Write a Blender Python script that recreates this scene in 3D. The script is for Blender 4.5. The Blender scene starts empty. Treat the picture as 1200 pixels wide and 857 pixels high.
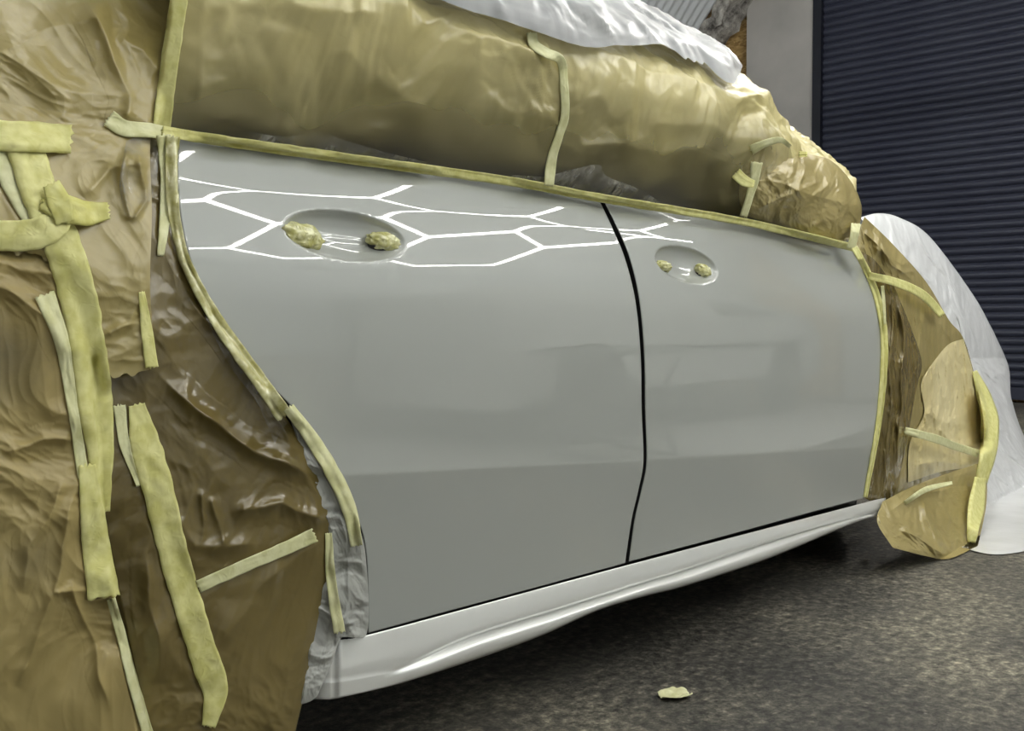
import bpy, bmesh, math, random
from mathutils import Vector, Matrix, noise
from mathutils.bvhtree import BVHTree

# ------------------------------------------------------------------ camera
W, H, F = 1200.0, 857.0, 1200.0
CAM = Vector((0.0, -1.143, 0.675))
TH = math.radians(42.8); PITCH = -math.atan(43.5/1200.0)
fh = Vector((math.cos(TH), math.sin(TH), 0))
RGT = Vector((math.sin(TH), -math.cos(TH), 0))
FWD = (fh*math.cos(PITCH) + Vector((0, 0, math.sin(PITCH)))).normalized()
UP = RGT.cross(FWD).normalized()
scn = bpy.context.scene
cd = bpy.data.cameras.new('camera'); co = bpy.data.objects.new('camera', cd)
scn.collection.objects.link(co)
cd.sensor_width = 36; cd.lens = 36*F/W; cd.clip_start = 0.02
co.matrix_world = Matrix(((RGT.x, UP.x, -FWD.x, CAM.x), (RGT.y, UP.y, -FWD.y, CAM.y), (RGT.z, UP.z, -FWD.z, CAM.z), (0, 0, 0, 1)))
scn.camera = co
# ------------------------------------------------------------------ world, exposure
scn.view_settings.view_transform = 'Standard'; scn.view_settings.look = 'None'
scn.view_settings.gamma = 1; scn.view_settings.use_curve_mapping = False
scn.view_settings.exposure = 0.0
wd = bpy.data.worlds.new('world'); scn.world = wd; wd.use_nodes = True
wd.node_tree.nodes['Background'].inputs[0].default_value = (0.8, 0.8, 0.78, 1)
wd.node_tree.nodes['Background'].inputs[1].default_value = 0.12
HEX_EMIT = 24.0
FRONT_FILL = 170.0
SIDE_FILL = 34.0
C = scn.collection
R = random.Random(4)

def ray(px, py):
    return (FWD*F + RGT*(px-W/2) - UP*(py-H/2)).normalized()
def hit_y(px, py, y):
    d = ray(px, py); return CAM + d*((y-CAM.y)/d.y)

# ------------------------------------------------------------------ materials
def mat(name, base, rough=.5, metal=0, coat=0, spec=.5, build=None, **kw):
    m = bpy.data.materials.new(name); m.use_nodes = True
    nt = m.node_tree; b = nt.nodes['Principled BSDF']
    b.inputs['Base Color'].default_value = (*base, 1); b.inputs['Roughness'].default_value = rough
    b.inputs['Metallic'].default_value = metal; b.inputs['Coat Weight'].default_value = coat
    b.inputs['Specular IOR Level'].default_value = spec
    if coat: b.inputs['Coat Roughness'].default_value = kw.get('cr', .02)
    if build: build(nt, b)
    return m
def N(nt, t, **kw):
    n = nt.nodes.new(t)
    for k, v in kw.items():
        if k in n.inputs: n.inputs[k].default_value = v
        else: setattr(n, k, v)
    return n
def coords(nt, scale=(1, 1, 1)):
    t = N(nt, 'ShaderNodeTexCoord'); mp = N(nt, 'ShaderNodeMapping'); mp.inputs['Scale'].default_value = scale
    nt.links.new(t.outputs['Object'], mp.inputs[0]); return mp.outputs[0]
def ramp(nt, src, stops):
    r = N(nt, 'ShaderNodeValToRGB'); e = r.color_ramp.elements
    while len(e) < len(stops): e.new(.5)
    for q, (p, c) in zip(e, stops): q.position = p; q.color = (*c, 1)
    nt.links.new(src, r.inputs[0]); return r.outputs[0]
def bump(nt, b, src, dist=.002, strength=1.0):
    bp = N(nt, 'ShaderNodeBump', Strength=strength, Distance=dist)
    nt.links.new(src, bp.inputs['Height'])
    prev = b.inputs['Normal'].links
    if prev: nt.links.new(prev[0].from_socket, bp.inputs['Normal'])
    nt.links.new(bp.outputs[0], b.inputs['Normal'])

def film_nodes(c1, c2, sc=9, fine=1.0):
    def f(nt, b):
        co_ = coords(nt)
        n = N(nt, 'ShaderNodeTexNoise', Scale=sc*.35, Detail=4.0); nt.links.new(co_, n.inputs['Vector'])
        nt.links.new(ramp(nt, n.outputs[0], [(.35, c1), (.68, c2)]), b.inputs['Base Color'])
        n2 = N(nt, 'ShaderNodeTexNoise', Scale=sc, Detail=7.0, Roughness=.55, Distortion=.6)
        n2.noise_type = 'RIDGED_MULTIFRACTAL' if hasattr(n2, 'noise_type') else n2.noise_type
        nt.links.new(co_, n2.inputs['Vector']); bump(nt, b, n2.outputs[0], .0030*fine)
        v = N(nt, 'ShaderNodeTexVoronoi', Scale=sc*2.3); v.feature = 'DISTANCE_TO_EDGE'
        w = N(nt, 'ShaderNodeTexNoise', Scale=sc, Detail=3.0); nt.links.new(co_, w.inputs['Vector'])
        mx = N(nt, 'ShaderNodeMix'); mx.data_type = 'VECTOR'; mx.inputs[0].default_value = .25
        nt.links.new(co_, mx.inputs[4]); nt.links.new(w.outputs[1], mx.inputs[5])
        nt.links.new(mx.outputs[1], v.inputs['Vector'])
        mm = N(nt, 'ShaderNodeMath', operation='MINIMUM'); mm.inputs[1].default_value = .25; nt.links.new(v.outputs[0], mm.inputs[0])
        bump(nt, b, mm.outputs[0], .0009*fine)
    return f
def see_through(m, fac, tint=(1, 1, 1), noise_scale=None):
    nt = m.node_tree; out = nt.nodes['Material Output']; b = nt.nodes['Principled BSDF']
    tr = N(nt, 'ShaderNodeBsdfTransparent'); tr.inputs[0].default_value = (*tint, 1)
    mx = N(nt, 'ShaderNodeMixShader'); mx.inputs[0].default_value = fac
    if noise_scale:
        n = N(nt, 'ShaderNodeTexNoise', Scale=noise_scale, Detail=4.0)
        nt.links.new(coords(nt), n.inputs['Vector'])
        mr = N(nt, 'ShaderNodeMapRange'); mr.inputs[1].default_value = .35; mr.inputs[2].default_value = .65
        mr.inputs[3].default_value = fac*.4; mr.inputs[4].default_value = min(1, fac*1.6)
        nt.links.new(n.outputs[0], mr.inputs[0]); nt.links.new(mr.outputs[0], mx.inputs[0])
    nt.links.new(b.outputs[0], mx.inputs[1]); nt.links.new(tr.outputs[0], mx.inputs[2])
    nt.links.new(mx.outputs[0], out.inputs[0])

M = {}
M['paint'] = mat('grey_gloss_paint', (.43, .448, .42), .45, coat=1.0, spec=.08); M['paint'].node_tree.nodes['Principled BSDF'].inputs['Coat IOR'].default_value = 1.85
M['skirt'] = mat('silver_grey_paint', (.86, .87, .84), .30, metal=.35, coat=1.0, spec=.5)
M['black'] = mat('black_rubber_and_gap_shade', (.012, .012, .013), .6)
M['film'] = mat('brown_masking_film', (.3, .24, .11), .27, coat=.0, spec=.6, build=film_nodes((.34, .275, .10), (.46, .38, .165)))
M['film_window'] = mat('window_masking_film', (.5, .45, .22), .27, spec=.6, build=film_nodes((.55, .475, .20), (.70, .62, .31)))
see_through(M['film_window'], .5)      # see-through towards the belt: shade and dark glass put into the film
_nt = M['film_window'].node_tree; _at = N(_nt, 'ShaderNodeAttribute', attribute_name='shade_mask')
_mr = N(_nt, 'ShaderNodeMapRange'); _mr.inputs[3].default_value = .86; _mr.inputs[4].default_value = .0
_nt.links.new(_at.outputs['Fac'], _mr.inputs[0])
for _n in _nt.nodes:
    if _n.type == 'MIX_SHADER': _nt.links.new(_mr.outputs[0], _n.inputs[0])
M['film_dark'] = mat('dark_brown_masking_film', (.22, .16, .06), .2, spec=.7, build=film_nodes((.14, .105, .032), (.215, .165, .058), 8))
M['film_paper'] = mat('tan_masking_film', (.6, .5, .3), .42, spec=.45, build=film_nodes((.68, .58, .29), (.82, .72, .42), 7))
def stain_nodes(spots):
    base = film_nodes((.34, .265, .10), (.46, .37, .155), 7)
    def f(nt, b):
        base(nt, b); src = b.inputs['Base Color'].links[0].from_socket
        c = coords(nt); n = N(nt, 'ShaderNodeTexNoise', Scale=9.0, Detail=6.0, Roughness=.7); nt.links.new(c, n.inputs['Vector'])
        for p, r, k in spots:
            d = N(nt, 'ShaderNodeVectorMath', operation='DISTANCE'); nt.links.new(c, d.inputs[0]); d.inputs[1].default_value = p
            a = N(nt, 'ShaderNodeMath', operation='MULTIPLY_ADD'); nt.links.new(n.outputs[0], a.inputs[0]); a.inputs[1].default_value = r*1.6; nt.links.new(d.outputs['Value'], a.inputs[2])
            mr = N(nt, 'ShaderNodeMapRange'); nt.links.new(a.outputs[0], mr.inputs[0])
            mr.inputs[1].default_value = r*.9; mr.inputs[2].default_value = r*2.0; mr.inputs[3].default_value = k; mr.inputs[4].default_value = 0
            mx = N(nt, 'ShaderNodeMix'); mx.data_type = 'RGBA'; nt.links.new(mr.outputs[0], mx.inputs[0]); nt.links.new(src, mx.inputs[6]); mx.inputs[7].default_value = (.07, .065, .05, 1)
            src = mx.outputs[2]
        nt.links.new(src, b.inputs['Base Color'])
    return f
M['stained'] = mat('overspray_stained_film', (.42, .33, .15), .40, spec=.45, build=stain_nodes([(tuple(hit_y(18, 425, -.03)), .05, .8), (tuple(hit_y(45, 660, -.03)), .035, .55)]))
M['clear'] = mat('clear_crinkled_film', (.62, .63, .62), .16, spec=.8, build=film_nodes((.42, .41, .36), (.62, .62, .6), 14, 1.3)); see_through(M['clear'], .62, noise_scale=14)
M['lip'] = mat('cloudy_film', (.62, .63, .62), .22, spec=.7, build=film_nodes((.40, .41, .36), (.60, .61, .58), 14, 1.0)); see_through(M['lip'], .2, noise_scale=14)
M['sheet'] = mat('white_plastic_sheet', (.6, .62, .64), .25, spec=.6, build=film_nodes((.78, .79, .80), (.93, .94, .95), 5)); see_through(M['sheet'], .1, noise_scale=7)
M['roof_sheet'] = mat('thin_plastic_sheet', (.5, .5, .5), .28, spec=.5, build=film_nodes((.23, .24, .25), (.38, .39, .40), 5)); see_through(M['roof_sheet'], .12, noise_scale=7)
def tape_nodes(c1, c2, bd=.0006):
    def f(nt, b):
        co_ = coords(nt)
        n = N(nt, 'ShaderNodeTexNoise', Scale=60.0, Detail=3.0); nt.links.new(co_, n.inputs['Vector'])
        nt.links.new(ramp(nt, n.outputs[0], [(.35, c1), (.65, c2)]), b.inputs['Base Color'])
        n2 = N(nt, 'ShaderNodeTexNoise', Scale=55.0, Detail=5.0, Distortion=2.0)
        n2.noise_type = 'RIDGED_MULTIFRACTAL'
        nt.links.new(co_, n2.inputs['Vector']); bump(nt, b, n2.outputs[0], bd)
    return f
M['tape'] = mat('yellow_masking_tape', (.6, .6, .28), .5, spec=.4, build=tape_nodes((.66, .635, .22), (.79, .765, .34)))
M['tape_pale'] = mat('pale_masking_tape', (.66, .64, .4), .45, spec=.4, build=tape_nodes((.66, .655, .33), (.78, .775, .47)))
M['tape_deep'] = mat('deep_yellow_masking_tape', (.55, .54, .16), .45, spec=.4, build=tape_nodes((.62, .59, .17), (.72, .70, .28)))
M['shiny_tape'] = mat('glossy_crumpled_tape', (.6, .6, .3), .1, spec=1.0, build=tape_nodes((.52, .50, .16), (.86, .85, .5), .003))
M['foil'] = mat('crinkled_tape_under_clear_film', (.5, .47, .2), .16, spec=.9, build=tape_nodes((.45, .42, .14), (.74, .72, .40)))

# ------------------------------------------------------------------ object helpers
def link(name, verts, faces, m, parent=None, smooth=True, uv=None):
    me = bpy.data.meshes.new(name); me.from_pydata([tuple(v) for v in verts], [], faces); me.update()
    if smooth: me.polygons.foreach_set('use_smooth', [True]*len(me.polygons))
    me.materials.append(m)
    o = bpy.data.objects.new(name, me); C.objects.link(o)
    if parent: o.parent = parent
    return o
def tag(o, label=None, cat=None, group=None, kind=None):
    if label: o['label'] = label
    if cat: o['category'] = cat
    if group: o['group'] = group
    if kind: o['kind'] = kind
    return o
def empty(name, loc=(0, 0, 0)):
    o = bpy.data.objects.new(name, None); C.objects.link(o); o.location = loc; o.empty_display_size = .05; return o
def grid_faces(nu, nv, off=0):
    return [(off+j*nu+i, off+j*nu+i+1, off+(j+1)*nu+i+1, off+(j+1)*nu+i) for j in range(nv-1) for i in range(nu-1)]
def box(name, x0, x1, y0, y1, z0, z1, m, parent=None, bev=0.0):
    bm = bmesh.new(); bmesh.ops.create_cube(bm, size=1)
    for v in bm.verts: v.co = Vector(((x0+x1)/2+v.co.x*(x1-x0), (y0+y1)/2+v.co.y*(y1-y0), (z0+z1)/2+v.co.z*(z1-z0)))
    if bev: bmesh.ops.bevel(bm, geom=bm.edges[:], offset=bev, segments=2, affect='EDGES')
    me = bpy.data.meshes.new(name); bm.to_mesh(me); bm.free(); me.materials.append(m)
    o = bpy.data.objects.new(name, me); C.objects.link(o)
    if parent: o.parent = parent
    return o
def tube(bm, a, b, r, n=10):
    a = Vector(a); b = Vector(b); d = b-a; q = d.to_track_quat('Z', 'Y').to_matrix().to_4x4()
    bmesh.ops.create_cone(bm, cap_ends=True, segments=n, radius1=r, radius2=r, depth=d.length,
                          matrix=Matrix.Translation((a+b)/2) @ q)
def bm_obj(name, bm, m, parent=None, smooth=False):
    me = bpy.data.meshes.new(name); bm.to_mesh(me); bm.free(); me.materials.append(m)
    if smooth: me.polygons.foreach_set('use_smooth', [True]*len(me.polygons))
    o = bpy.data.objects.new(name, me); C.objects.link(o)
    if parent: o.parent = parent
    return o

def cr(pts, n):
    """n points along a Catmull-Rom curve through pts, evenly by chord length"""
    P = [Vector(p) for p in pts]; P = [2*P[0]-P[1]]+P+[2*P[-1]-P[-2]]
    out = []
    for i in range(1, len(P)-2):
        a, b, c, d = P[i-1:i+3]
        for k in range(16):
            t = k/16
            out.append(.5*((2*b)+(c-a)*t+(2*a-5*b+4*c-d)*t*t+(3*b-a-3*c+d)*t**3))
    out.append(P[-2]); return resample(out, n)
def resample(P, n):
    P = [Vector(p) for p in P]; L = [0]
    for a, b in zip(P, P[1:]): L.append(L[-1]+(b-a).length)
    out = []; j = 0
    for k in range(n):
        s = L[-1]*k/(n-1)
        while j < len(L)-2 and L[j+1] < s: j += 1
        t = (s-L[j])/max(1e-9, L[j+1]-L[j]); out.append(P[j].lerp(P[j+1], min(1, max(0, t))))
    return out
def coons(T, B, L, Rr):
    """T,B: nu points left->right; L,Rr: nv points top->bottom"""
    nu, nv = len(T), len(L); out = []
    for j in range(nv):
        v = j/(nv-1)
        for i in range(nu):
            u = i/(nu-1)
            p = T[i]*(1-v)+B[i]*v+L[j]*(1-u)+Rr[j]*u-(T[0]*(1-u)*(1-v)+T[-1]*u*(1-v)+B[0]*(1-u)*v+B[-1]*u*v)
            out.append(p)
    return out
def V3(p): return Vector((p[0], p[1], 0))
def interp(x, pts):
    if x <= pts[0][0]: return pts[0][1]
    for (a, u), (b, v) in zip(pts, pts[1:]):
        if x <= b:
            return u+(v-u)*(x-a)/(b-a)
    return pts[-1][1]
def sm(x, a, b):
    t = min(1, max(0, (x-a)/(b-a))); return t*t*(3-2*t)

# ------------------------------------------------------------------ car side shape (y of the skin, + is towards the car)
def crease_z(X): return interp(X, [(.3, .50), (.93, .468), (1.51, .430), (2.6, .362), (4, .34)])
TILT = [(-.4, 0), (.20, -3), (.34, -7), (.425, -9), (.431, .0), (.47, .0), (.62, .4), (.70, 3.5), (.75, 11.5), (.78, 14.5), (.846, 17.5), (.852, 18), (.862, 22.5), (.868, 23.5), (.93, 34), (1.1, 34)]
_tab = []; _y = 0.0; _z = .43
_zs = [i*.0015 for i in range(0, 740)]
def _build():
    ys = {}; i0 = round(.43/.0015); y = 0; ys[i0] = 0
    for i in range(i0, 739): y += math.tan(math.radians(interp((i+.5)*.0015, TILT)))*.0015; ys[i+1] = y
    y = 0
    for i in range(i0, 0, -1): y -= math.tan(math.radians(interp((i-.5)*.0015, TILT)))*.0015; ys[i-1] = y
    return [ys[i] for i in range(740)]
_tab = _build()
def prof(X, Z):
    # lower crease slides down towards the front
    c = crease_z(X)
    if Z < .62:
        zz = Z+(.43-c)*(1-sm(Z, c, .62)) if Z > c else Z+(.43-c)*sm(Z, .16, c)
    else: zz = Z
    f = max(0, min(738.0, zz/.0015)); i = int(f); y = _tab[i]+(_tab[i+1]-_tab[i])*(f-i)
    if X > 2.9: y += .22*(X-2.9)**2
    y += .03*((X-1.6)/1.2)**2 if X > 1.6 else .012*((1.6-X)/1.0)**2
    return y
def belt_z(X): return interp(X, BELT)
def hit_body(px, py):
    y = 0
    for _ in range(14):
        p = hit_y(px, py, y); y = .5*y+.5*prof(p.x, p.z)
    return hit_y(px, py, y)

BELT = [(0, 0)]
_bl = [hit_body(a, b) for a, b in [(190, 157), (260, 167), (430, 191), (600, 215), (703, 234), (850, 258), (925, 274), (1003, 292)]]
BELT = [(-.9, _bl[0].z+.03)]+[(p.x, p.z) for p in _bl]+[(3.0, .90), (4.2, .76)]
ZR = [(-1, 1.25), (0, 1.37), (1.0, 1.40), (1.6, 1.435), (2.0, 1.42), (2.2, 1.395), (2.4, 1.345), (2.6, 1.28), (2.8, 1.19), (3.0, 1.07), (3.2, .96), (4.2, .80)]
def zroof(X):
    return sum(interp(X+d, ZR) for d in (-.12, -.06, 0, .06, .12))/5
GH = [(0, 0, 0), (.12, .03, .17), (.3, .085, .42), (.5, .15, .68), (.64, .20, .83), (.76, .27, .925), (.87, .38, .975), (1.0, .55, 1.0), (1.25, .88, 1.01)]
def master(X, t):
    """t in [-1,0] lower body from the floor to the belt, [0,1.25] glass and roof"""
    zb = belt_z(X)
    if t < 0:
        z = zb+t*(zb+.05); return Vector((X, prof(X, z), z))
    y0 = prof(X, zb); h = zroof(X)-zb
    yy = interp(t, [(a, b) for a, b, c in GH]); hh = interp(t, [(a, c) for a, b, c in GH])
    # smooth a bit
    e = .05
    yy = (yy+interp(min(1.25, t+e), [(a, b) for a, b, c in GH])+interp(max(0, t-e), [(a, b) for a, b, c in GH]))/3
    hh = (hh+interp(min(1.25, t+e), [(a, c) for a, b, c in GH])+interp(max(0, t-e), [(a, c) for a, b, c in GH]))/3 if t > e else hh
    return Vector((X, y0+yy, zb+h*hh))
NX, NT = 130, 110
mv = [master(-1+5.2*i/(NX-1), -1+2.25*j/(NT-1)) for j in range(NT) for i in range(NX)]
BODY = BVHTree.FromPolygons(mv, grid_faces(NX, NT))
def cast(px, py, trees):
    d = ray(px, py); best = None
    for t in trees:
        h = t.ray_cast(CAM, d)
        if h[0] is not None and (best is None or h[3] < best[3]): best = h
    return best, d

# ------------------------------------------------------------------ wrinkles
def ridge(p): return 1-abs(noise.noise(p))*2.2
def crumple(a, b, seed, scale=1.0, aniso=1.0, ang=0.0):
    """a,b metres on the sheet -> height 0..1"""
    ca, sa = math.cos(ang), math.sin(ang); u, v = a*ca+b*sa, -a*sa+b*ca
    u *= aniso
    p = Vector((u*scale, v*scale, seed*7.3))
    w = noise.noise(p*1.3+Vector((5, 2, 1)))*.55
    p = p+Vector((w, w*.7, 0))
    return .55*ridge(p)+.28*ridge(p*2.1+Vector((3, 1, 0)))+.13*ridge(p*4.7)+.06*ridge(p*9.5)
def sharp(a, b, seed, scale):
    """small straight-edged creases of crushed film"""
    p = Vector((a*scale, b*scale, seed*3.7)); w = noise.noise(p*.7)*.8
    p = p+Vector((w, -w, 0))
    m = max(0, min(1, .5+1.6*noise.noise(p*.3+Vector((9, 2, 4)))))
    d, _ = noise.voronoi(p, distance_metric='DISTANCE')
    d2, _ = noise.voronoi(p*2.3, distance_metric='DISTANCE')
    return m*((d[1]-d[0])*.9+(d2[1]-d2[0])*.35)
def seg_dist(px, py, poly):
    best = 1e9; bf = 0; n = len(poly)-1
    for k, ((ax, ay), (bx, by)) in enumerate(zip(poly, poly[1:])):
        dx, dy = bx-ax, by-ay; L = dx*dx+dy*dy
        t = max(0, min(1, ((px-ax)*dx+(py-ay)*dy)/L)); d = math.hypot(px-ax-t*dx, py-ay-t*dy)
        if d < best: best = d; bf = (k+t)/n
    return best, bf
def folds(px, py, FL):
    """hand-placed folds: meandering ridges that fade out at both ends"""
    s = 0
    if not FL: return 0
    a = noise.noise(Vector((px*.022, py*.022, 1))); b = noise.noise(Vector((px*.022, py*.022, 8)))
    px += 7*a; py += 7*b
    for poly, wid, amp in FL:
        d, f = seg_dist(px, py, poly)
        if d < wid*2.5: s += amp*math.exp(-(d/wid)**1.25)*min(1, 2.6*math.sin(math.pi*max(.0, min(1, f))))*(.75+.5*b)
    return s
TREES = []      # skins that tape can stick to
def sheet_on(name, m, T, B, L, Rr, nu, nv, base=None, off=.01, amp=.02, scale=6, aniso=1., ang=0., seed=1, FL=(), ragged=0, label=None, cat='masking film', parent=None, edge=.25, trees=None, bulge=None, reg=True, group=None):
    """a sheet lying on the car: outline seen along rays, laid on the skin, pushed out by its own wrinkles"""
    G = coons(cr([V3(p) for p in T], nu), cr([V3(p) for p in B], nu), cr([V3(p) for p in L], nv), cr([V3(p) for p in Rr], nv))
    vs = []
    for k, g in enumerate(G):
        i, j = k % nu, k//nu
        if ragged and j == nv-1: g = g+Vector((0, noise.noise(Vector((i*.13, seed, 0)))*ragged, 0))
        if base: p = base(g.x, g.y)
        else:
            h, d = cast(g.x, g.y, trees or [BODY]); p = h[0] if h else hit_y(g.x, g.y, .15)
        d = (p-CAM).normalized()
        e = min(i, nu-1-i, j, nv-1-j)/8.0; e = edge+(1-edge)*min(1, e)
        s = off+amp*e*crumple(p.x+.35*p.y, p.z+.5*p.y, seed, scale, aniso, ang)+amp*.3*e*sharp(p.x, p.z+.5*p.y, seed+4, scale*2.6)
        s += folds(g.x, g.y, FL)*e*.001
        if bulge: s += bulge(i/(nu-1), j/(nv-1), g.x, g.y)
        q = p-d*s
        if q.z < .004: q = CAM+d*((.004-CAM.z)/d.z)
        vs.append(q)
    o = link(name, vs, grid_faces(nu, nv), m, parent)
    if reg: TREES.append(BVHTree.FromPolygons(vs, grid_faces(nu, nv)))
    if label: tag(o, label, cat, group)
    return o
TAPES = 0
def tape(poly, wid, m='tape', label=None, lift=.0015, step=2.5, seed=None, group=None, ragged=1.0, trees=None, parent=None, yfall=0.02, cols=10, wav=1.0, cat='tape', name='masking_tape'):
    """strip of tape stuck on whatever skin lies under it"""
    global TAPES
    TAPES += 1; seed = seed or TAPES
    L = sum(math.dist(a, b) for a, b in zip(poly, poly[1:])); n = max(6, int(L/step))
    P = cr([V3(p) for p in poly], n)
    ws = wid if isinstance(wid, (list, tuple)) else (wid, wid); wmax = max(ws)
    pts = []; dd = []
    for i, p in enumerate(P):
        a = P[max(0, i-2)]; b = P[min(n-1, i+2)]; t = (b-a).normalized(); nn = Vector((-t.y, t.x, 0))
        f = i/(n-1)*(len(ws)-1); k = min(len(ws)-2, int(f)); w = ws[k]+(ws[k+1]-ws[k])*(f-k)
        for j in range(cols+1):
            c = j/cols-.5
            q = p+nn*(w*c+(noise.noise(Vector((i*.16, seed*3.1+(j > cols/2)*9, 0)))*w*.05*abs(c)*2*wav))
            if i == 0: q = q-t*(noise.noise(Vector((j*.9, seed, 2)))*w*.25*ragged)
            if i == n-1: q = q+t*(noise.noise(Vector((j*.9, seed, 5)))*w*.3*ragged)
            h, d = cast(q.x, q.y, trees or TREES)
            dd.append([q, d, h[3] if h else None])
    # neighbouring minimum so the strip bridges wrinkles instead of cutting through them
    nv_ = cols+1; D = [x[2] for x in dd]
    last = None
    for k in range(len(D)):
        if D[k] is None: D[k] = last if last else (CAM-hit_y(dd[k][0].x, dd[k][0].y, yfall)).length
        last = D[k]
    mn = []; WIN = (-6, -5, -4, -3, -2, -1, 0, 1, 2, 3, 4, 5, 6)
    for k in range(len(D)):
        i, j = divmod(k, nv_); v = D[k]
        for a in WIN:
            for b in (-2, -1, 0, 1, 2):
                if 0 <= i+a < n and 0 <= j+b < nv_: v = min(v, D[(i+a)*nv_+j+b]+.00025*(a*a+b*b))
        mn.append(v)
    vs = []
    for k in range(len(D)):
        i, j = divmod(k, nv_); s = 0; c = 0
        for a in (-3, -2, -1, 0, 1, 2, 3):
            if 0 <= i+a < n: s += mn[(i+a)*nv_+j]; c += 1
        w = .0004*noise.noise(Vector((i*.22, j*.5, seed*2.2)))*wav+.0028*(sharp(i*.05, j*.22*.6, seed*1.7, 1.6)-.25)*min(1, wmax/22)
        vs.append(CAM+dd[k][1]*(min(s/c, mn[k]+.001)-lift-w-.0006))
    o = link(name, vs, grid_faces(nv_, n), M[m], parent)
    sl = o.modifiers.new('thick', 'SOLIDIFY'); sl.thickness = .0005; sl.offset = 0
    if label: tag(o, label, cat, group)
    TREES.append(BVHTree.FromPolygons(vs, grid_faces(nv_, n)))
    return o

# ================================================================== SETTING
def floor_nodes(nt, b):
    c = coords(nt)
    n = N(nt, 'ShaderNodeTexNoise', Scale=1.3, Detail=6.0, Roughness=.65); nt.links.new(c, n.inputs['Vector'])
    col = ramp(nt, n.outputs[0], [(.3, (.036, .034, .031)), (.5, (.092, .086, .072)), (.7, (.24, .22, .17))])
    sp = N(nt, 'ShaderNodeTexNoise', Scale=42.0, Detail=8.0, Roughness=.8); nt.links.new(c, sp.inputs['Vector'])
    spc = ramp(nt, sp.outputs[0], [(.36, (.15, .15, .15)), (.47, (.7, .7, .7)), (.56, (1.5, 1.5, 1.45)), (.66, (3.6, 3.5, 3.2))])
    mx = N(nt, 'ShaderNodeMix'); mx.data_type = 'RGBA'; mx.blend_type = 'MULTIPLY'; mx.inputs[0].default_value = 1
    nt.links.new(col, mx.inputs[6]); nt.links.new(spc, mx.inputs[7])
    v = N(nt, 'ShaderNodeTexVoronoi', Scale=34.0, Randomness=1.0); nt.links.new(c, v.inputs['Vector'])
    vm = ramp(nt, v.outputs['Distance'], [(.06, (1, 1, 1)), (.12, (0, 0, 0))])
    m2 = N(nt, 'ShaderNodeMix'); m2.data_type = 'RGBA'
    rnd = ramp(nt, v.outputs['Color'], [(.72, (0, 0, 0)), (.8, (.7, .7, .7))])
    mm = N(nt, 'ShaderNodeMath', operation='MULTIPLY'); nt.links.new(vm, mm.inputs[0]); nt.links.new(rnd, mm.inputs[1])
    nt.links.new(mm.outputs[0], m2.inputs[0]); nt.links.new(mx.outputs[2], m2.inputs[6]); m2.inputs[7].default_value = (.36, .34, .29, 1)
    nt.links.new(m2.outputs[2], b.inputs['Base Color'])
    rr = N(nt, 'ShaderNodeMapRange'); rr.inputs[3].default_value = .35; rr.inputs[4].default_value = .75
    nt.links.new(n.outputs[0], rr.inputs[0]); nt.links.new(rr.outputs[0], b.inputs['Roughness'])
    bump(nt, b, sp.outputs[0], .006)
M['floor'] = mat('worn_concrete', (.1, .1, .09), .5, build=floor_nodes)
nf = 2
tag(link('floor', [(-6, -4.3, 0), (10.6, -4.3, 0), (10.6, 6.3, 0), (-6, 6.3, 0)], [(0, 1, 2, 3)], M['floor'], smooth=False), kind='structure')
M['bounce'] = mat('pale_bounce_floor', (.42, .42, .40), .45)
tag(box('floor', -5.5, 9.2, -4.0, -1.35, -.05, .003, M['bounce']), kind='structure')  # pale slab added to brighten the floor mirrored in the doors
YC, ZC, RV = .92, .685, 5.0
def wall_nodes(nt, b):
    c = coords(nt); n = N(nt, 'ShaderNodeTexNoise', Scale=2.0, Detail=5.0); nt.links.new(c, n.inputs['Vector'])
    nt.links.new(ramp(nt, n.outputs[0], [(.3, (.38, .37, .35)), (.7, (.48, .465, .44))]), b.inputs['Base Color'])
M['wall'] = mat('painted_wall', (.55, .55, .54), .6, build=wall_nodes)
M['lining'] = mat('grey_corrugated_steel', (.62, .65, .67), .4, metal=.0)
M['stone'] = mat('rough_stone', (.3, .29, .27), .9, build=lambda nt, b: None)
def stone_nodes(nt, b):
    c = coords(nt)
    n = N(nt, 'ShaderNodeTexNoise', Scale=5.0, Detail=8.0, Roughness=.7); nt.links.new(c, n.inputs['Vector'])
    nt.links.new(ramp(nt, n.outputs[0], [(.36, (.07, .065, .058)), (.46, (.32, .305, .28)), (.60, (.66, .64, .59))]), b.inputs['Base Color'])
    bump(nt, b, n.outputs[0], .06)
stone_nodes(M['stone'].node_tree, M['stone'].node_tree.nodes['Principled BSDF'])
def osb_nodes(nt, b):
    c = coords(nt, (1, 1, 2.2))
    v = N(nt, 'ShaderNodeTexVoronoi', Scale=26.0); nt.links.new(c, v.inputs['Vector'])
    nt.links.new(ramp(nt, v.outputs['Color'], [(.1, (.24, .14, .045)), (.5, (.42, .27, .095)), (.9, (.55, .38, .16))]), b.inputs['Base Color'])
M['osb'] = mat('strand_board', (.4, .27, .1), .7, build=osb_nodes)
# vaulted lining: corrugated hoops
XE = 9.55; RL = 5.14
vs, n_x, n_a = [], 900, 72
for j in range(n_a):
    a = math.pi*(.0+1.0*j/(n_a-1))
    for i in range(n_x):
        X = -6+(XE+6)*i/(n_x-1)
        r = RL+.014*math.sin(X*2*math.pi/.122)
        vs.append((X, YC+r*math.cos(a), ZC+r*math.sin(a)))
tag(link('ceiling', vs, grid_faces(n_x, n_a), M['lining']), kind='structure')
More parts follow.
